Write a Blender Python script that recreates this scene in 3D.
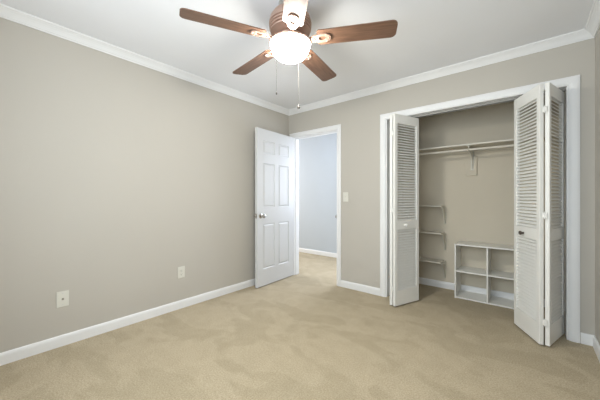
import bpy, bmesh, math, random
from mathutils import Vector, Matrix
random.seed(7)
for o in list(bpy.data.objects): bpy.data.objects.remove(o)
S = bpy.context.scene
COL = S.collection
PI = math.pi

# ------------------------------------------------------------------ camera
YAW = math.radians(39.675)
cam = bpy.data.cameras.new('camera'); co = bpy.data.objects.new('camera', cam); COL.objects.link(co)
co.location = (2.7557, -3.0614, 1.13); co.rotation_euler = (PI/2, 0, YAW)
cam.sensor_width = 36; cam.lens = 276.8/600*36; cam.shift_y = -2/600; cam.clip_start = .02
S.camera = co
# ------------------------------------------------------------------ world, lights, exposure
S.view_settings.view_transform = 'Standard'; S.view_settings.look = 'None'
S.view_settings.gamma = 1; S.view_settings.use_curve_mapping = False
S.view_settings.exposure = 0.0
w = bpy.data.worlds.new('world'); S.world = w; w.use_nodes = True
w.node_tree.nodes['Background'].inputs[0].default_value = (.75, .87, 1, 1)
w.node_tree.nodes['Background'].inputs[1].default_value = .8
def area(name, loc, rot, sx, sy, power, col):
    l = bpy.data.lights.new(name, 'AREA'); l.shape = 'RECTANGLE'; l.size = sx; l.size_y = sy
    l.energy = power; l.color = col
    o = bpy.data.objects.new(name, l); COL.objects.link(o); o.location = loc; o.rotation_euler = rot
    return o
# added daylight, through an unseen window put in behind the camera
area('added_rear_daylight', (1.95, -3.60, 1.45), (PI/2, 0, 0), 1.9, 1.45, 75, (.83, .93, 1))
# added hallway daylight: its invented window faces the doorway, hidden right of the opening
area('added_hall_daylight', (.64, 1.50, 1.48), (-PI/2, 0, 0), .90, 1.2, 50, (.80, .87, 1))
area('added_hall_far_fill', (-2.3, .76, 1.35), (PI/2, 0, -PI/2), 1.1, 1.9, 44, (1, .99, .98))  # fill added at the far hall end to brighten it, no opening there
LAMP_POWER = 108.0
ADDED_HALL_LAMP = 3.0  # glow of the added hallway lamp

# ------------------------------------------------------------------ materials
def mat(name, col, rough=.5, metal=0, bump=0, bscale=200, var=0, vscale=3, spec=.5):
    m = bpy.data.materials.new(name); m.use_nodes = True
    nt = m.node_tree; b = nt.nodes['Principled BSDF']
    b.inputs['Base Color'].default_value = (*col, 1); b.inputs['Roughness'].default_value = rough
    b.inputs['Metallic'].default_value = metal; b.inputs['Specular IOR Level'].default_value = spec
    tc = nt.nodes.new('ShaderNodeTexCoord')
    if var:
        n = nt.nodes.new('ShaderNodeTexNoise'); n.inputs['Scale'].default_value = vscale; n.inputs['Detail'].default_value = 4
        r = nt.nodes.new('ShaderNodeValToRGB')
        r.color_ramp.elements[0].position = .3; r.color_ramp.elements[1].position = .7
        r.color_ramp.elements[0].color = (*[c*(1-var) for c in col], 1)
        r.color_ramp.elements[1].color = (*[min(1, c*(1+var)) for c in col], 1)
        nt.links.new(tc.outputs['Object'], n.inputs['Vector']); nt.links.new(n.outputs['Fac'], r.inputs[0])
        nt.links.new(r.outputs[0], b.inputs['Base Color'])
    if bump:
        n = nt.nodes.new('ShaderNodeTexNoise'); n.inputs['Scale'].default_value = bscale; n.inputs['Detail'].default_value = 2
        bp = nt.nodes.new('ShaderNodeBump'); bp.inputs['Strength'].default_value = bump; bp.inputs['Distance'].default_value = .002
        nt.links.new(tc.outputs['Object'], n.inputs['Vector']); nt.links.new(n.outputs['Fac'], bp.inputs['Height'])
        nt.links.new(bp.outputs[0], b.inputs['Normal'])
    return m
M_wall = mat('greige_wall_paint', (.505, .475, .425), .75, bump=.15, bscale=160, var=.012, vscale=1.5, spec=.25)
M_closet = mat('lifted_greige_closet', (.62, .56, .455), .75, bump=.15, bscale=160, var=.012, vscale=1.5, spec=.25)  # room greige lightened and warmed in colour to brighten the closet
M_hall = mat('pale_blue_grey_paint', (.50, .54, .58), .7, bump=.12, bscale=160, var=.01, spec=.25)
M_ceil = mat('white_ceiling_paint', (.86, .87, .90), .85, bump=.2, bscale=120, var=.008, spec=.2)
M_trim = mat('white_trim_gloss', (.80, .80, .80), .38, var=.01, vscale=6)
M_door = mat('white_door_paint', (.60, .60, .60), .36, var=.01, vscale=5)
M_louv = mat('cream_white_louver_paint', (.80, .79, .755), .42, var=.012, vscale=9)
M_shelf = mat('cream_shelf_paint', (.66, .62, .54), .45, var=.02, vscale=8)
M_bracket = mat('cream_metal_bracket', (.62, .59, .51), .4, var=.02, vscale=20)
M_melamine = mat('white_melamine', (.78, .77, .73), .4, var=.012, vscale=10)
M_plate = mat('ivory_plate_plastic', (.68, .665, .60), .35, var=.01, vscale=30)
M_slot = mat('dark_socket_slot', (.03, .03, .03), .6, var=.1, vscale=40)
M_nickel = mat('satin_nickel', (.55, .53, .50), .25, metal=1, var=.03, vscale=30)
M_steel = mat('brushed_steel', (.62, .62, .62), .35, metal=1, var=.03, vscale=30)
M_copper = mat('brushed_copper', (.50, .34, .27), .46, metal=.6, var=.06, vscale=25)
M_bronze = mat('dark_bronze', (.12, .10, .085), .4, metal=.8, var=.05, vscale=25)
M_chain = mat('dimmed_chain', (.10, .09, .08), .6, metal=.2, var=.05, vscale=25)  # chain colour darkened to offset the glare of the lit bowl
M_track = mat('grey_track_metal', (.30, .29, .27), .5, metal=.4, var=.03, vscale=20)  # plain grey metal of the bifold track

def wood_mat():
    m = bpy.data.materials.new('walnut_blade_wood'); m.use_nodes = True; nt = m.node_tree; b = nt.nodes['Principled BSDF']
    tc = nt.nodes.new('ShaderNodeTexCoord'); mp = nt.nodes.new('ShaderNodeMapping')
    mp.inputs['Scale'].default_value = (2.2, 26, 10)
    n = nt.nodes.new('ShaderNodeTexNoise'); n.inputs['Scale'].default_value = 3; n.inputs['Detail'].default_value = 6
    r = nt.nodes.new('ShaderNodeValToRGB'); r.color_ramp.elements[0].position = .3; r.color_ramp.elements[1].position = .72
    r.color_ramp.elements[0].color = (.115, .060, .037, 1); r.color_ramp.elements[1].color = (.205, .110, .069, 1)
    nt.links.new(tc.outputs['Object'], mp.inputs[0]); nt.links.new(mp.outputs[0], n.inputs[0])
    nt.links.new(n.outputs['Fac'], r.inputs[0]); nt.links.new(r.outputs[0], b.inputs['Base Color'])
    b.inputs['Roughness'].default_value = .38
    return m
M_wood = wood_mat()

def carpet_mat():
    m = bpy.data.materials.new('beige_cut_pile_carpet'); m.use_nodes = True; nt = m.node_tree; b = nt.nodes['Principled BSDF']
    L = nt.links.new; tc = nt.nodes.new('ShaderNodeTexCoord')
    def noise(sc, det, dist=0, rough=.5, scale=None):
        n = nt.nodes.new('ShaderNodeTexNoise'); n.inputs['Scale'].default_value = sc; n.inputs['Detail'].default_value = det
        n.inputs['Distortion'].default_value = dist; n.inputs['Roughness'].default_value = rough
        if scale:
            mp = nt.nodes.new('ShaderNodeMapping'); mp.inputs['Scale'].default_value = scale; mp.inputs['Rotation'].default_value = (0, 0, .7)
            L(tc.outputs['Object'], mp.inputs[0]); L(mp.outputs[0], n.inputs['Vector'])
        else: L(tc.outputs['Object'], n.inputs['Vector'])
        return n
    fine = noise(115, 3, 0, .7); big = noise(1.9, 3.5, .7, .5, (1, 1.7, 1)); mid = noise(9, 3, .4)
    r1 = nt.nodes.new('ShaderNodeValToRGB'); r1.color_ramp.elements[0].position = .25; r1.color_ramp.elements[1].position = .75
    r1.color_ramp.elements[0].color = (.30, .238, .148, 1); r1.color_ramp.elements[1].color = (.59, .50, .36, 1)
    L(fine.outputs['Fac'], r1.inputs[0])
    # direction the pile was brushed by feet and vacuum: soft edged patches
    r2 = nt.nodes.new('ShaderNodeValToRGB'); r2.color_ramp.elements[0].position = .475; r2.color_ramp.elements[1].position = .525
    r2.color_ramp.elements[0].color = (.91, .91, .895, 1); r2.color_ramp.elements[1].color = (1, 1, 1, 1)
    L(big.outputs['Fac'], r2.inputs[0])
    r3 = nt.nodes.new('ShaderNodeValToRGB'); r3.color_ramp.elements[0].color = (.93, .93, .92, 1); r3.color_ramp.elements[1].color = (1.0, 1.0, 1.0, 1)
    r3.color_ramp.elements[0].position = .35; r3.color_ramp.elements[1].position = .65
    L(mid.outputs['Fac'], r3.inputs[0])
    def mul(a, c):
        x = nt.nodes.new('ShaderNodeMix'); x.data_type = 'RGBA'; x.blend_type = 'MULTIPLY'; x.inputs['Factor'].default_value = 1
        L(a, x.inputs['A']); L(c, x.inputs['B']); return x.outputs['Result']
    L(mul(mul(r1.outputs[0], r2.outputs[0]), r3.outputs[0]), b.inputs['Base Color'])
    b.inputs['Roughness'].default_value = .95; b.inputs['Specular IOR Level'].default_value = .1
    b.inputs['Sheen Weight'].default_value = .1; b.inputs['Sheen Roughness'].default_value = .5
    bp = nt.nodes.new('ShaderNodeBump'); bp.inputs['Strength'].default_value = .5; bp.inputs['Distance'].default_value = .006
    L(fine.outputs['Fac'], bp.inputs['Height']); L(bp.outputs[0], b.inputs['Normal'])
    return m
M_carpet = carpet_mat()

def glow_mat(name, col, strength):
    m = bpy.data.materials.new(name); m.use_nodes = True; b = m.node_tree.nodes['Principled BSDF']
    b.inputs['Base Color'].default_value = (.9, .88, .84, 1); b.inputs['Roughness'].default_value = .3
    b.inputs['Emission Color'].default_value = (*col, 1); b.inputs['Emission Strength'].default_value = strength
    return m
def pane_mat():
    m = bpy.data.materials.new('clear_window_glass'); m.use_nodes = True; nt = m.node_tree; nt.nodes.clear()
    o = nt.nodes.new('ShaderNodeOutputMaterial'); t = nt.nodes.new('ShaderNodeBsdfTransparent'); g = nt.nodes.new('ShaderNodeBsdfGlossy')
    g.inputs['Roughness'].default_value = .02; mx = nt.nodes.new('ShaderNodeMixShader'); mx.inputs[0].default_value = .06
    nt.links.new(t.outputs[0], mx.inputs[1]); nt.links.new(g.outputs[0], mx.inputs[2]); nt.links.new(mx.outputs[0], o.inputs[0])
    return m

# ------------------------------------------------------------------ helpers
def bx(bm, x0, x1, y0, y1, z0, z1, bev=0, seg=1, M=None):
    r = bmesh.ops.create_cube(bm, size=1); vs = r['verts']
    for v in vs:
        v.co = Vector((x0+(v.co.x+.5)*(x1-x0), y0+(v.co.y+.5)*(y1-y0), z0+(v.co.z+.5)*(z1-z0)))
    if bev:
        es = list({e for v in vs for e in v.link_edges})
        r = bmesh.ops.bevel(bm, geom=es, offset=bev, segments=seg, affect='EDGES', profile=.6)
        vs = list({v for f in r['faces'] for v in f.verts} | {v for v in vs if v.is_valid})
    if M:
        for v in vs: v.co = M @ v.co
    return vs
def new():
    return bmesh.new()
def obj(name, bm, m, parent=None, smooth=False, loc=None, rz=0):
    me = bpy.data.meshes.new(name); bmesh.ops.recalc_face_normals(bm, faces=bm.faces[:]); bm.to_mesh(me); bm.free()
    for mm in (m if isinstance(m, (list, tuple)) else [m]): me.materials.append(mm)
    if smooth:
        for p in me.polygons: p.use_smooth = True
        me.set_sharp_from_angle(angle=math.radians(35))
    o = bpy.data.objects.new(name, me); COL.objects.link(o)
    if parent: o.parent = parent
    if loc: o.location = loc
    if rz: o.rotation_euler = (0, 0, rz)
    return o
def tag(o, label=None, cat=None, group=None, kind=None):
    if label: o['label'] = label
    if cat: o['category'] = cat
    if group: o['group'] = group
    if kind: o['kind'] = kind
    return o
def thing(name, label, cat, loc=(0, 0, 0), rz=0, group=None, kind=None):
    o = bpy.data.objects.new(name, None); COL.objects.link(o); o.empty_display_size = .1
    o.location = loc; o.rotation_euler = (0, 0, rz)
    return tag(o, label, cat, group, kind)
def lathe(bm, prof, seg=40, M=None):
    """profile of (r, z), spun about z"""
    rings = []
    for r, z in prof:
        if r < 1e-5: rings.append([bm.verts.new((0, 0, z))])
        else: rings.append([bm.verts.new((r*math.cos(2*PI*k/seg), r*math.sin(2*PI*k/seg), z)) for k in range(seg)])
    for a, b in zip(rings, rings[1:]):
        for k in range(seg):
            q = [a[k % len(a)], a[(k+1) % len(a)], b[(k+1) % len(b)], b[k % len(b)]]
            u = []
            for v in q:
                if v not in u: u.append(v)
            if len(u) > 2: bm.faces.new(u)
    vs = [v for r in rings for v in r]
    if M:
        for v in vs: v.co = M @ v.co
    return vs
def tube(bm, pts, r, seg=10, cap=True):
    pts = [Vector(p) for p in pts]; rings = []
    for i, p in enumerate(pts):
        d = (pts[min(i+1, len(pts)-1)]-pts[max(i-1, 0)]).normalized()
        u = d.cross(Vector((0, 0, 1)))
        if u.length < 1e-3: u = d.cross(Vector((0, 1, 0)))
        u.normalize(); v = d.cross(u)
        rings.append([bm.verts.new(p+r*(math.cos(2*PI*k/seg)*u+math.sin(2*PI*k/seg)*v)) for k in range(seg)])
    for a, b in zip(rings, rings[1:]):
        for k in range(seg): bm.faces.new((a[k], a[(k+1) % seg], b[(k+1) % seg], b[k]))
    if cap: bm.faces.new(rings[0]); bm.faces.new(rings[-1])
def prism(bm, poly, z0, z1, M=None, bev=0):
    lo = [bm.verts.new((x, y, z0)) for x, y in poly]; hi = [bm.verts.new((x, y, z1)) for x, y in poly]
    n = len(poly); bm.faces.new(lo[::-1]); top = bm.faces.new(hi)
    for k in range(n): bm.faces.new((lo[k], lo[(k+1) % n], hi[(k+1) % n], hi[k]))
    vs = lo+hi
    if M:
        for v in vs: v.co = M @ v.co
    return vs
def sweep(bm, prof, path):
    """prof: list of (out, z); path: list of (x, y, outx, outy) : each point's mitred outward vector"""
    rings = [[bm.verts.new((x+o*ox, y+o*oy, z)) for o, z in prof] for x, y, ox, oy in path]
    n = len(prof)
    for a, b in zip(rings, rings[1:]):
        for k in range(n): bm.faces.new((a[k], a[(k+1) % n], b[(k+1) % n], b[k]))
    bm.faces.new(rings[0]); bm.faces.new(rings[-1])

RX = 3.14; RY = -3.45; H = 2.418; TH = .12
# openings in the back wall
DX0, DX1, DZ = .085, .845, 2.018
CX0, CX1, CZ = 1.490, 2.995, 2.035
CLX0, CLX1, CLY = 1.40, 3.10, .77
HY = 1.42

# ------------------------------------------------------------------ shell
def struct(name, bm, m, label=None, cat=None, parent=None):
    o = obj(name, bm, m, parent)
    return tag(o, label, cat, kind='structure')
b = new(); bx(b, -2.5, RX+TH, RY-TH, HY+TH, -.1, 0)
struct('floor', b, M_carpet, 'beige cut pile carpet covering the bedroom, closet and hallway floor', 'floor')
b = new(); bx(b, -2.5, RX+TH, RY-TH, HY+TH, H, H+.1)
struct('ceiling', b, M_ceil, 'flat white ceiling around the fan', 'ceiling')
b = new(); bx(b, -TH, 0, RY-TH, 0, 0, H)
struct('wall_left', b, M_wall, 'long greige wall left of the open panelled door', 'wall')
b = new(); bx(b, RX, RX+TH, RY-TH, 0, 0, H)
struct('wall_right', b, M_wall, 'greige wall at the right edge of the photo', 'wall')
b = new()
bx(b, -2.5, DX0, 0, TH, 0, H); bx(b, DX0, DX1, 0, TH, DZ, H); bx(b, DX1, CX0, 0, TH, 0, H)
bx(b, CX0, CX1, 0, TH, CZ, H); bx(b, CX1, RX+TH, 0, TH, 0, H)
struct('wall_back', b, M_wall, 'greige wall holding the doorway and the closet opening', 'wall')
# closet interior walls, one mesh: left side, back, right side
b = new()
bx(b, CLX0-.10, CLX0, TH, CLY, 0, H); bx(b, CLX0-.10, CLX1+.16, CLY, CLY+.10, 0, H); bx(b, CLX1, CLX1+.16, TH, CLY, 0, H)
struct('wall_closet', b, M_closet, 'greige walls inside the closet recess', 'wall')
# hallway
HX0, HX1, HZ0, HZ1 = .17, 1.11, .85, 2.10
b = new(); bx(b, -2.5, HX0, HY, HY+TH, 0, H); bx(b, HX1, CLX0-.10, HY, HY+TH, 0, H); bx(b, HX0, HX1, HY, HY+TH, 0, HZ0); bx(b, HX0, HX1, HY, HY+TH, HZ1, H)
bx(b, CLX0-.22, CLX0-.10, TH, HY, 0, H); bx(b, -2.5, -2.4, TH, HY, 0, H)
struct('wall_hallway', b, M_hall, 'pale blue grey hallway wall seen through the doorway', 'wall')
# rear wall (behind the camera); its window is added to let light in
WX0, WX1, WZ0, WZ1 = 1.05, 2.85, .80, 2.10
b = new(); bx(b, -TH, WX0, RY-TH, RY, 0, H); bx(b, WX1, RX+TH, RY-TH, RY, 0, H)
bx(b, WX0, WX1, RY-TH, RY, 0, WZ0); bx(b, WX0, WX1, RY-TH, RY, WZ1, H)
struct('wall_rear', b, M_wall, 'greige wall behind the camera with the added window', 'wall')
b = new()
for x0, x1 in ((WX0, WX0+.04), (WX1-.04, WX1), (1.93, 1.97)): bx(b, x0, x1, RY-.09, RY-.03, WZ0, WZ1, .003)
for z0, z1 in ((WZ0, WZ0+.04), (WZ1-.04, WZ1)): bx(b, WX0+.04, WX1-.04, RY-.088, RY-.032, z0, z1, .003)
wn = struct('added_window_1', b, M_trim, 'added white framed window, unseen behind the camera', 'window')
b = new(); bx(b, WX0+.04, WX1-.04, RY-.064, RY-.060, WZ0+.04, WZ1-.04); obj('pane', b, pane_mat(), wn)

b = new()
for x0, x1 in ((HX0, HX0+.03), (HX1-.03, HX1)): bx(b, x0, x1, HY+.01, HY+.06, HZ0, HZ1, .003)
for z0, z1 in ((HZ0, HZ0+.03), (HZ1-.03, HZ1)): bx(b, HX0+.03, HX1-.03, HY+.012, HY+.058, z0, z1, .003)
wh = struct('added_window_2', b, M_trim, 'added white framed hallway window, unseen right of the doorway', 'window')  # window added as an unseen source for the hall light
b = new(); bx(b, HX0+.03, HX1-.03, HY+.030, HY+.034, HZ0+.03, HZ1-.03); obj('pane', b, bpy.data.materials['clear_window_glass'], wh)

# ------------------------------------------------------------------ crown moulding and baseboards
CR = [(0, H), (0, 2.352), (.009, 2.352), (.011, 2.360), (.016, 2.363), (.021, 2.371), (.029, 2.383), (.039, 2.394),
      (.047, 2.401), (.052, 2.406), (.057, 2.407), (.060, 2.413), (.061, H)]
b = new(); sweep(b, CR, [(0, RY, 1, 1), (0, 0, 1, -1)]); struct('trim_1', b, M_trim, 'white crown moulding along the left wall', 'crown moulding')
b = new(); sweep(b, CR, [(0, 0, 1, -1), (RX, 0, -1, -1)]); struct('trim_2', b, M_trim, 'white crown moulding above the closet and doorway', 'crown moulding')
b = new(); sweep(b, CR, [(RX, 0, -1, -1), (RX, RY, -1, 1)]); struct('trim_3', b, M_trim, 'white crown moulding along the right wall', 'crown moulding')
BB = [(0, 0), (0, .082), (.006, .082), (.010, .077), (.013, .066), (.014, .058), (.014, 0)]
def base(name, path, label):
    b = new(); sweep(b, BB, path); struct(name, b, M_trim, label, 'baseboard')
base('baseboard_left', [(0, RY, 1, 1), (0, -.018, 1, 0)], 'white baseboard along the long left wall')
base('baseboard_back', [(.900, 0, 0, -1), (1.426, 0, 0, -1)], 'short white baseboard between the doorway and the closet')
base('baseboard_back_right', [(3.061, 0, 0, -1), (RX, 0, -1, -1)], 'tiny white baseboard right of the closet casing')
base('baseboard_right', [(RX, 0, -1, -1), (RX, RY, -1, 1)], 'white baseboard running along the right wall')
base('baseboard_closet', [(CLX0, TH, 1, 0), (CLX0, CLY, 1, -1), (CLX1, CLY, -1, -1), (CLX1, TH, -1, 0)], 'white baseboard inside the closet behind the cube organizer')
base('baseboard_hallway', [(-2.4, HY, 0, -1), (CLX0-.22, HY, 0, -1)], 'white baseboard of the hallway seen through the doorway')

# casings: outer rectangle minus opening, stepped profile; jamb liners
def casing(name, x0, x1, ztop, wl, wr, wt, label, left_in=None):
    b = new()
    zt = ztop+wt
    # inverted U, mitred
    P = [(0, 0), (0, -.012), (.25, -.017), (.7, -.017), (.86, -.013), (1, -.008), (1, 0)]   # (across from outer 0 to inner 1, y)
    def ring(fn): return [b.verts.new(fn(t, y)) for t, y in P]
    L = [ring(lambda t, y: (x0-wl+t*wl, y, 0)), ring(lambda t, y: (x0-wl+t*wl, y, zt-t*wt)),
         ring(lambda t, y: (x1+wr-t*wr, y, zt-t*wt)), ring(lambda t, y: (x1+wr-t*wr, y, 0))]
    n = len(P)
    for a, c in zip(L, L[1:]):
        for k in range(n): b.faces.new((a[k], a[(k+1) % n], c[(k+1) % n], c[k]))
    b.faces.new(L[0]); b.faces.new(L[-1])
    return struct(name, b, M_trim, label, 'door casing')
casing('trim_4', DX0-.004, DX1, DZ-.006, .056, .054, .062, 'white casing around the hallway doorway')
casing('trim_5', CX0, CX1, CZ-.013, .063, .064, .069, 'white casing around the closet opening')
def jamb(name, x0, x1, z1, label, stop=None):
    t = .012; b = new()
    bx(b, x0, x0+t, .0005, TH-.0005, 0, z1-t); bx(b, x1-t, x1, .0005, TH-.0005, 0, z1-t); bx(b, x0, x1, .0005, TH-.0005, z1-t, z1)
    if stop:
        for a, c in ((x0+t, x0+t+.01), (x1-t-.01, x1-t)): bx(b, a, c, stop, stop+.035, 0, z1-t-.01)
        bx(b, x0+t, x1-t, stop, stop+.035, z1-t-.01, z1-t)
    return struct(name, b, M_trim, label, 'door jamb')
j1 = jamb('trim_6', DX0, DX1, DZ, 'white jamb lining the hallway doorway', .04)
b = new(); bx(b, DX1-.016, DX1-.012, .002, .034, .86, .92, .001); bx(b, DX1-.020, DX1-.010, -.0185, .004, .875, .905, .001)
obj('strike_plate', b, M_nickel, j1)
jamb('trim_7', CX0, CX1, CZ, 'white jamb lining the closet opening')
b = new(); bx(b, CX0+.013, CX1-.013, .052, .056, 2.006, CZ-.0125); bx(b, CX0+.013, CX1-.013, .084, .088, 2.006, CZ-.0125); bx(b, CX0+.013, CX1-.013, .056, .084, CZ-.0155, CZ-.0125)
struct('trim_8', b, M_track, 'metal bifold track under the closet header', 'door track')

# ------------------------------------------------------------------ six panel door, open into the room
DA = math.atan2(-.998, .0622)
door = thing('door_1', 'white six panel door standing open against the left wall', 'door', (.113, -.022, 0), DA, kind='structure')
# local x runs from hinge to free edge; local +y is the visible (hall) side
DW, DT, DB, DTOP = .742, .035, .014, 2.008
def slab_face(bm, y, sgn):
    us = [0, .115, .335, .412, .632, DW]; zs = [DB, .225, .800, 1.010, 1.575, 1.700, 1.865, DTOP]
    V = [[bm.verts.new((u, y, z)) for z in zs] for u in us]; pan = []
    for i in range(len(us)-1):
        for j in range(len(zs)-1):
            q = (V[i][j], V[i+1][j], V[i+1][j+1], V[i][j+1])
            if sgn < 0: pass
            else: q = q[::-1]
            f = bm.faces.new(q)
            if i in (1, 3) and j in (1, 3, 5): pan.append(f)
    return V, pan
b = new()
Va, Pa = slab_face(b, 0, 1); Vb, Pb = slab_face(b, -DT, -1)
def bord(V): return [r[0] for r in V] + V[-1][1:] + [r[-1] for r in V[::-1]][1:] + V[0][::-1][1:-1]
A, B = bord(Va), bord(Vb)
for k in range(len(A)): b.faces.new((A[k], A[(k+1) % len(A)], B[(k+1) % len(A)], B[k]))
bmesh.ops.recalc_face_normals(b, faces=b.faces[:])
P = Pa+Pb
bmesh.ops.inset_individual(b, faces=P, thickness=.010, depth=-.009)
bmesh.ops.inset_individual(b, faces=P, thickness=.006, depth=0)
bmesh.ops.inset_individual(b, faces=P, thickness=.022, depth=.007)
obj('door_slab', b, M_door, door)
for s in (1, -1):
    b = new(); Mk = Matrix.Translation((DW-.062, 0 if s > 0 else -DT, .905)) @ Matrix.Rotation(-s*PI/2, 4, 'X')
    lathe(b, [(0, 0), (.031, 0), (.031, .004), (.026, .008), (.012, .011), (.011, .030), (.018, .036), (.026, .046), (.027, .056), (.022, .066), (.012, .070), (0, .071)], 28, Mk)
    tag(obj('door_knob', b, M_nickel, door, True), 'satin nickel round knob')
b = new(); bx(b, DW-.001, DW+.0015, -DT/2-.012, -DT/2+.012, .875, .935); bx(b, DW, DW+.009, -DT/2-.006, -DT/2+.006, .897, .913, .002)
obj('latch_plate', b, M_nickel, door)
for z in (.24, 1.02, 1.80):
    b = new(); tube(b, [(-.004, -DT-.003, z-.045), (-.004, -DT-.003, z+.045)], .006, 10); bx(b, -.003, 0, -DT, -.006, z-.044, z+.044)
    obj('hinge', b, M_nickel, door)

# ------------------------------------------------------------------ louvred bifold doors
PZ0, PZ1 = .014, 2.000
PT = .028
def louver_panel(parent, p_fold, p_end, side, knob):
    """one leaf: p_fold/p_end = room-face corners at the fold and the other end; thickness goes to `side` of the direction"""
    d = Vector((p_end[0]-p_fold[0], p_end[1]-p_fold[1])); W = d.length; rz = math.atan2(d.y, d.x)
    s = side
    def Y(a, c): return (min(s*a, s*c), max(s*a, s*c))
    st = .040
    b = new()
    y0, y1 = Y(0, PT)
    bx(b, 0, st, y0, y1, PZ0, PZ1, .0025); bx(b, W-st, W, y0, y1, PZ0, PZ1, .0025)
    for z0, z1 in ((PZ0+.0005, .172), (.800, .892), (1.905, PZ1-.0005)):
        a, c = Y(.0005, PT-.0005); bx(b, st-.002, W-st+.002, a, c, z0, z1, .002)
    leaf = obj('door_leaf', b, M_louv, parent, loc=(p_fold[0]-parent.location.x, p_fold[1]-parent.location.y, 0), rz=rz)
    for z0, z1 in ((.172, .800), (.892, 1.905)):
        b = new(); n = round((z1-z0)/.0272); pt = (z1-z0)/n
        for k in range(n):
            zc = z0+(k+.5)*pt
            # slat: leans down towards the room
            hw = .0142; t = .0026; an = math.radians(44)
            M = Matrix.Translation((W/2, s*PT/2, zc)) @ Matrix.Rotation(s*an, 4, 'X')
            bx(b, -(W/2-st)-.001, (W/2-st)+.001, -hw, hw, -t, t, .0018, 1, M)
        obj('louvers', b, M_louv, leaf)
    if knob:
        u, m = knob
        b = new(); Mk = Matrix.Translation((u, 0, .846 if m is M_louv else .838)) @ Matrix.Rotation(s*PI/2, 4, 'X')
        lathe(b, [(0, 0), (.009, 0), (.008, .010), (.012, .015), (.0165, .021), (.0165, .027), (.011, .032), (0, .033)], 24, Mk)
        k = obj('door_knob', b, m, leaf, True)
        if m is M_bronze: tag(k, 'small dark metal knob')
    return leaf
def bifold(name, label, fold_b, free_b, side_b, fold_a, end_a, side_a, knob):
    root = thing(name, label, 'closet door', ((fold_b[0]+free_b[0])/2, (fold_b[1]+free_b[1])/2, 0), kind='structure')
    louver_panel(root, fold_b, free_b, side_b, knob); louver_panel(root, fold_a, end_a, side_a, None)
    # hinges bridging the fold
    nb = Vector((fold_a[0]-fold_b[0], fold_a[1]-fold_b[1]))
    c = Vector(((fold_a[0]+fold_b[0])/2, (fold_a[1]+fold_b[1])/2))
    for z in (.19, 1.0, 1.80):
        b = new(); x, y = c.x-root.location.x, c.y-root.location.y
        tube(b, [(x, y-.004, z-.028), (x, y-.004, z+.028)], .0035, 10)
        for k in (-1, 1): bx(b, x+min(0, k*.014), x+max(0, k*.014), y-.005, y-.003, z-.020, z+.020, .0006)
        obj('hinge', b, M_louv, root)
    return root
# left pair
bifold('door_2', 'left white louvred bifold closet door folded open beside the small shelves',
       (1.692, -.252), (1.826, .096), 1, (1.632, -.240), (1.516, .100), -1, (.150, M_louv))
# right pair
bifold('door_3', 'right white louvred bifold closet door folded open by the right jamb, dark knob',
       (2.814, -.276), (2.648, .055), -1, (2.872, -.268), (2.978, .085), 1, (.218, M_bronze))

# ------------------------------------------------------------------ ceiling fan
def px_lat(D, px): return (px-300)/276.8*D
F = Vector((-math.sin(YAW), math.cos(YAW))); R = Vector((math.cos(YAW), math.sin(YAW)))
D0 = 1.83
fc = Vector(co.location[:2]) + F*D0 + R*px_lat(D0, 290.3)
fan = thing('ceiling_fan', 'five blade brown wood ceiling fan with copper motor and lit glass bowl', 'ceiling fan', (fc.x, fc.y, 2.44))
FZ = 2.170-2.44                      # blade plane relative to the ceiling
b = new(); lathe(b, [(0, -.0225), (.076, -.0225), (.078, -.030), (.070, -.042), (.056, -.052), (0, -.052)], 40); tag(obj('canopy', b, M_steel, fan, True), 'grey metal ceiling canopy')
b = new(); lathe(b, [(0, -.040), (.024, -.040), (.024, -.078), (0, -.078)], 24); obj('downrod', b, M_steel, fan, True)
b = new()
lathe(b, [(0, -.070), (.055, -.070), (.085, -.078), (.112, -.096), (.130, -.122), (.138, -.150), (.140, -.165), (.132, -.168),
          (.131, -.175), (.139, -.177), (.139, -.184), (.130, -.186), (.130, -.192), (.137, -.194), (.137, -.201), (.126, -.203), (.126, -.209), (.132, -.211), (.130, -.218), (.122, -.220), (.105, -.232), (.085, -.240), (0, -.240)], 56)
obj('motor_housing', b, M_copper, fan, True)
b = new(); lathe(b, [(0, -.238), (.070, -.238), (.098, -.252), (.104, -.262), (.100, -.270), (.108, -.276), (.128, -.280), (.136, -.284), (.140, -.290), (.136, -.296), (0, -.296)], 56)
fitter = obj('light_fitter', b, M_copper, fan, True)
b = new()
prof = [(0.131, -.294)]
for k in range(1, 15):
    t = k/14*PI/2
    prof.append((.131*math.cos(t)**.8 if t < PI/2-.001 else 0, -.294-.109*math.sin(t)))
lathe(b, prof, 56)
glow = glow_mat('lit_frosted_glass', (1, .98, .90), LAMP_POWER)
bowl = tag(obj('glass_bowl', b, glow, fan, True), 'glowing frosted white glass bowl')
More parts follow.
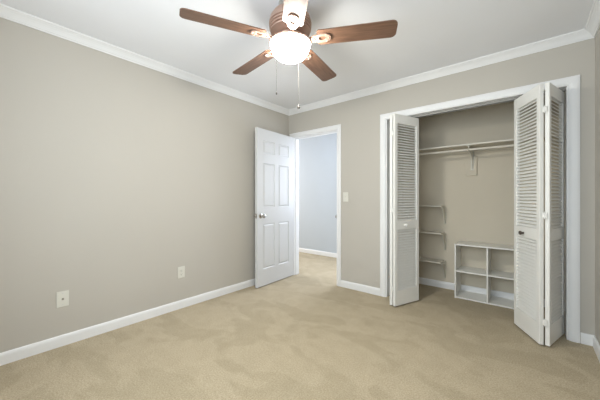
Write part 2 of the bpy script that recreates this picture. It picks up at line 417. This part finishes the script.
# five blades with irons
def blade_poly():
    L0, L1, w0, w1 = .180, .672, .062, .068; P = []
    P += [(L0, -w0*.80), (L0+.012, -w0)]
    rr = .034
    for k in range(7):
        t = -PI/2+k/6*PI/2; P.append((L1-rr+rr*math.cos(t), -w1+rr+rr*math.sin(t)))
    for k in range(7):
        t = k/6*PI/2; P.append((L1-rr+rr*math.cos(t), w1-rr+rr*math.sin(t)))
    P += [(L0+.012, w0), (L0, w0*.80)]
    return P
b = new(); vs = prism(b, blade_poly(), -.003, .003); blade_me_bm = b
first = None
for k in range(5):
    ang = math.radians(60.6+72*k)+YAW
    if first is None:
        bl = obj('blade', blade_me_bm, M_wood, fan)
        b = new()
        # iron: mounting arm, ring with an opening, screw plate under the blade root
        pts = []
        for t in range(0, 33):
            a = 2*PI*t/32; x_ = .190+.078*math.cos(a); pts.append((x_, .050*math.sin(a)*(.40+.60*(x_-.112)/.156)))
        inn = [(.214+.024*math.cos(2*PI*t/32), .017*math.sin(2*PI*t/32)) for t in range(33)]
        V0 = [[b.verts.new((x, y, z)) for x, y in P_[:-1]] for z in (-.010, -.0035) for P_ in (pts, inn)]
        o0, i0, o1, i1 = V0
        for q in range(32):
            r_ = (q+1) % 32
            b.faces.new((o0[q], o0[r_], i0[r_], i0[q])); b.faces.new((o1[q], i1[q], i1[r_], o1[r_]))
            b.faces.new((o0[q], o1[q], o1[r_], o0[r_])); b.faces.new((i0[q], i0[r_], i1[r_], i1[q]))
        prism(b, [(.085, -.024), (.130, -.014), (.165, -.011), (.165, .011), (.130, .014), (.085, .024)], -.014, -.004)
        for sx, sy in ((.240, -.027), (.240, .027), (.256, 0)):
            lathe(b, [(0, -.013), (.004, -.0125), (.0055, -.0095), (.0055, -.009)], 10, Matrix.Translation((sx, sy, 0)))
        iron = obj('blade_iron', b, M_copper, bl)
        first = (bl, iron)
    else:
        bl = first[0].copy(); COL.objects.link(bl); bl.parent = fan
        ir = first[1].copy(); COL.objects.link(ir); ir.parent = bl
    bl.location = (0, 0, FZ)
    bl.rotation_euler = (Matrix.Rotation(ang, 4, 'Z') @ Matrix.Rotation(math.radians(-11), 4, 'X')).to_euler()
# pull chains hang from the fitter
def mkchain(x, y, z1, big):
    b = new(); z0 = -.288
    tube(b, [(x, y, z0), (x, y, z1)], .0008, 6)
    n = int((z0-z1)/.012)
    for k in range(n): lathe(b, [(0, -.0022), (.0015, 0), (0, .0022)], 6, Matrix.Translation((x, y, z0-.006-k*.012)))
    c = obj('pull_chain', b, M_chain, fan)
    b = new()
    if big: lathe(b, [(0, .016), (.004, .012), (.009, 0), (.010, -.008), (.007, -.014), (0, -.016)], 14, Matrix.Translation((x, y, z1-.012)))
    else: lathe(b, [(0, .010), (.004, .006), (.0045, -.006), (0, -.010)], 12, Matrix.Translation((x, y, z1-.008)))
    obj('chain_pull', b, M_chain, c, True)
def view_off(px, dd):   # offset from the fan axis: lateral from a pixel column at depth D0+dd
    D = D0+dd; p = Vector(co.location[:2]) + F*D + R*px_lat(D, px); return p.x-fc.x, p.y-fc.y
x, y = view_off(276.5, -.118); mkchain(x, y, 1.130+(198-92)/276.8*(D0-.118)-2.44, False)
x, y = view_off(298.5, .140); mkchain(x, y, 1.130+(198-105)/276.8*(D0+.14)-2.44, True)

# ------------------------------------------------------------------ closet fittings
SZ = 1.720
b = new(); bx(b, CLX0+.001, CLX1-.001, .462, CLY-.001, SZ-.009, SZ+.009, .0015)
tag(obj('closet_shelf', b, M_shelf), 'long cream closet shelf running above the hanging rod', 'shelf')
rod = thing('closet_rod', 'thin pale hanging rod below the long closet shelf', 'closet rod', (CLX0, .490, SZ-.055))
b = new(); tube(b, [(.004, 0, 0), (CLX1-CLX0-.004, 0, 0)], .0125, 16); obj('rod', b, M_shelf, rod, True)
for x in (.001, CLX1-CLX0-.007):
    b = new(); lathe(b, [(0, 0), (.027, 0), (.027, .003), (.018, .006), (0, .006)], 20, Matrix.Translation((x, 0, 0)) @ Matrix.Rotation(PI/2, 4, 'Y')); obj('rod_socket', b, M_bracket, rod, True)
# centre shelf and rod bracket on its backing block
BXc = 2.235
blk = thing('shelf_bracket', 'cream shelf and rod bracket screwed to a small block at the closet centre', 'shelf bracket', (BXc, CLY, 0))
b = new(); bx(b, -.066, .046, -.022, -.0005, 1.392, 1.622, .0015); tag(obj('backing_block', b, M_closet, blk), 'wall coloured backing block')
b = new()
bx(b, -.016, .016, -.027, -.0225, 1.455, 1.640, .0008); bx(b, -.016, .016, -.0225, -.0005, 1.6225, SZ-.012, .0008)
bx(b, -.013, .013, -.300, -.012, SZ-.0145, SZ-.0095, .0008)                # arm under the shelf
MB = Matrix.Translation((-.006, 0, 0)) @ Matrix(((0, 0, 1, 0), (1, 0, 0, 0), (0, 1, 0, 0), (0, 0, 0, 1)))
prism(b, [(-.027, 1.462), (-.034, 1.470), (-.058, 1.560), (-.100, 1.625), (-.170, 1.662), (-.285, 1.690), (-.285, SZ-.0145), (-.027, SZ-.0145)], 0, .012, MB)
obj('bracket_arm', b, M_bracket, blk)
b = new()
hook = [(0, -.275, SZ-.016), (0, -.262, SZ-.030)] + [(0, -.280+.0205*math.cos(math.radians(t)), SZ-.055+.0205*math.sin(math.radians(t))) for t in range(20, -201, -20)]
tube(b, hook, .0065, 8); obj('rod_hook', b, M_bracket, blk)

# three small shelves on the back wall, left
def small_shelf(z, label):
    t = thing('small_shelf', label, 'shelf', (1.40, CLY, z), group='small shelves on the closet back wall')
    b = new(); bx(b, .001, .535, -.205, -.001, -.008, .008, .0015); obj('shelf_board', b, M_shelf, t)
    for x in (.541, .10):
        b = new()
        bx(b, x-.013, x+.013, -.006, -.0005, -.225, -.009, .0008)
        bx(b, x-.013, x+.013, -.196, -.006, -.0135, -.009, .0008)
        # stamped web: curved gusset
        pr = [(-.004, -.012), (-.172, -.012), (-.160, -.034), (-.130, -.060), (-.095, -.100), (-.062, -.145), (-.040, -.190), (-.018, -.216), (-.004, -.220)]
        M = Matrix.Translation((x-.005, 0, 0)) @ Matrix(((0, 0, 1, 0), (1, 0, 0, 0), (0, 1, 0, 0), (0, 0, 0, 1)))
        prism(b, pr, 0, .010, M)
        obj('bracket', b, M_bracket, t)
small_shelf(1.030, 'topmost of the three small cream shelves behind the left closet door')
small_shelf(.700, 'middle of the three small cream shelves behind the left closet door')
small_shelf(.348, 'lowest small cream shelf, just above the closet baseboard')

# cube organizer
OW, OD, OH, t = .620, .285, .612, .015
org = thing('cube_organizer', 'white four cube open organizer on the closet floor', 'cube organizer', (2.100+OW/2, .470+OD/2, 0))
def board(name, x0, x1, z0, z1):
    b = new(); bx(b, x0, x1, -OD/2, OD/2, z0, z1, .0012); return obj(name, b, M_melamine, org)
board('side_panel', -OW/2, -OW/2+t, 0, OH-t); board('side_panel', OW/2-t, OW/2, 0, OH-t)
board('top_panel', -OW/2, OW/2, OH-t, OH)
board('bottom_panel', -OW/2+t, OW/2-t, .004, .004+t)
board('divider', -t/2, t/2, .004+t, OH-t)
for a, c in ((-OW/2+t, -t/2), (t/2, OW/2-t)): board('shelf_board', a, c, .298, .298+t)

# ------------------------------------------------------------------ wall plates
def plate(name, label, cat, loc, rz, kind, m=M_plate):
    """local: x across, y out of the wall, z up, origin at plate centre on the wall"""
    t = thing(name, label, cat, loc, rz)
    b = new(); bx(b, -.0375, .0375, 0, .006, -.060, .060, .0028, 2); obj('cover_plate', b, m, t)
    def screw(z):
        b = new(); lathe(b, [(0, .0075), (.003, .007), (.0036, .0055), (.0036, .005)], 12, Matrix.Translation((0, 0, z)) @ Matrix.Rotation(-PI/2, 4, 'X')); obj('screw', b, M_steel, t)
    if kind == 'duplex':
        for z in (.0195, -.0195):
            b = new(); bx(b, -.0165, .0165, .005, .0075, z-.014, z+.014, .0012); s = obj('socket', b, m, t)
            b = new(); bx(b, -.0075, -.0055, .007, .0079, z-.002, z+.007); bx(b, .0055, .0075, .007, .0079, z-.002, z+.006)
            bx(b, -.002, .002, .007, .0079, z-.010, z-.006); obj('slots', b, M_slot, s)
        screw(0)
    elif kind == 'coax':
        b = new(); lathe(b, [(0, .005), (.0075, .005), (.0075, .008), (.0048, .008), (.0048, .015), (.004, .017), (.004, .012), (0, .012)], 16, Matrix.Rotation(-PI/2, 4, 'X')); tag(obj('coax_connector', b, M_nickel, t), 'dark round cable connector')
        screw(.042); screw(-.042)
    elif kind == 'toggle':
        b = new(); bx(b, -.006, .006, .005, .0072, -.0125, .0125, .0005); bz = obj('toggle_frame', b, m, t)
        b = new(); bx(b, -.0045, .0045, 0, .016, -.005, .005, .0012, 1, Matrix.Translation((0, .005, .002)) @ Matrix.Rotation(math.radians(25), 4, 'X')); obj('toggle', b, m, t)
        screw(.030); screw(-.030)
    elif kind == 'blank':
        screw(.030); screw(-.030)
    return t
plate('cable_outlet', 'ivory cable jack plate low on left wall, nearest the camera', 'wall outlet', (0, -2.590, .357), -PI/2, 'coax')
plate('power_outlet', 'ivory duplex power outlet low on left wall, nearer the door', 'wall outlet', (0, -1.652, .368), -PI/2, 'duplex')
plate('light_switch', 'ivory toggle light switch right of the doorway', 'light switch', (.968, 0, 1.143), PI, 'toggle')
plate('wall_plate', 'wall coloured blank plate low beside the left closet casing', 'wall plate', (1.385, 0, .200), PI, 'blank', M_wall)

# added hallway ceiling lamp, unseen beyond the doorway header, to light the hall
hl = thing('added_hallway_lamp', 'added round flush ceiling lamp, unseen in the hallway', 'ceiling lamp', (.35, .78, H))
b = new(); lathe(b, [(0, 0), (.150, 0), (.155, -.020), (.145, -.028), (0, -.028)], 36); obj('lamp_base', b, M_steel, hl, True)
b = new(); lathe(b, [(.140, -.028)]+[(.140*math.cos(k/8*PI/2), -.028-.070*math.sin(k/8*PI/2)) for k in range(1, 8)]+[(0, -.098)], 36)
obj('lamp_shade', b, glow_mat('added_hall_lamp_glow', (.85, .93, 1), ADDED_HALL_LAMP), hl, True)
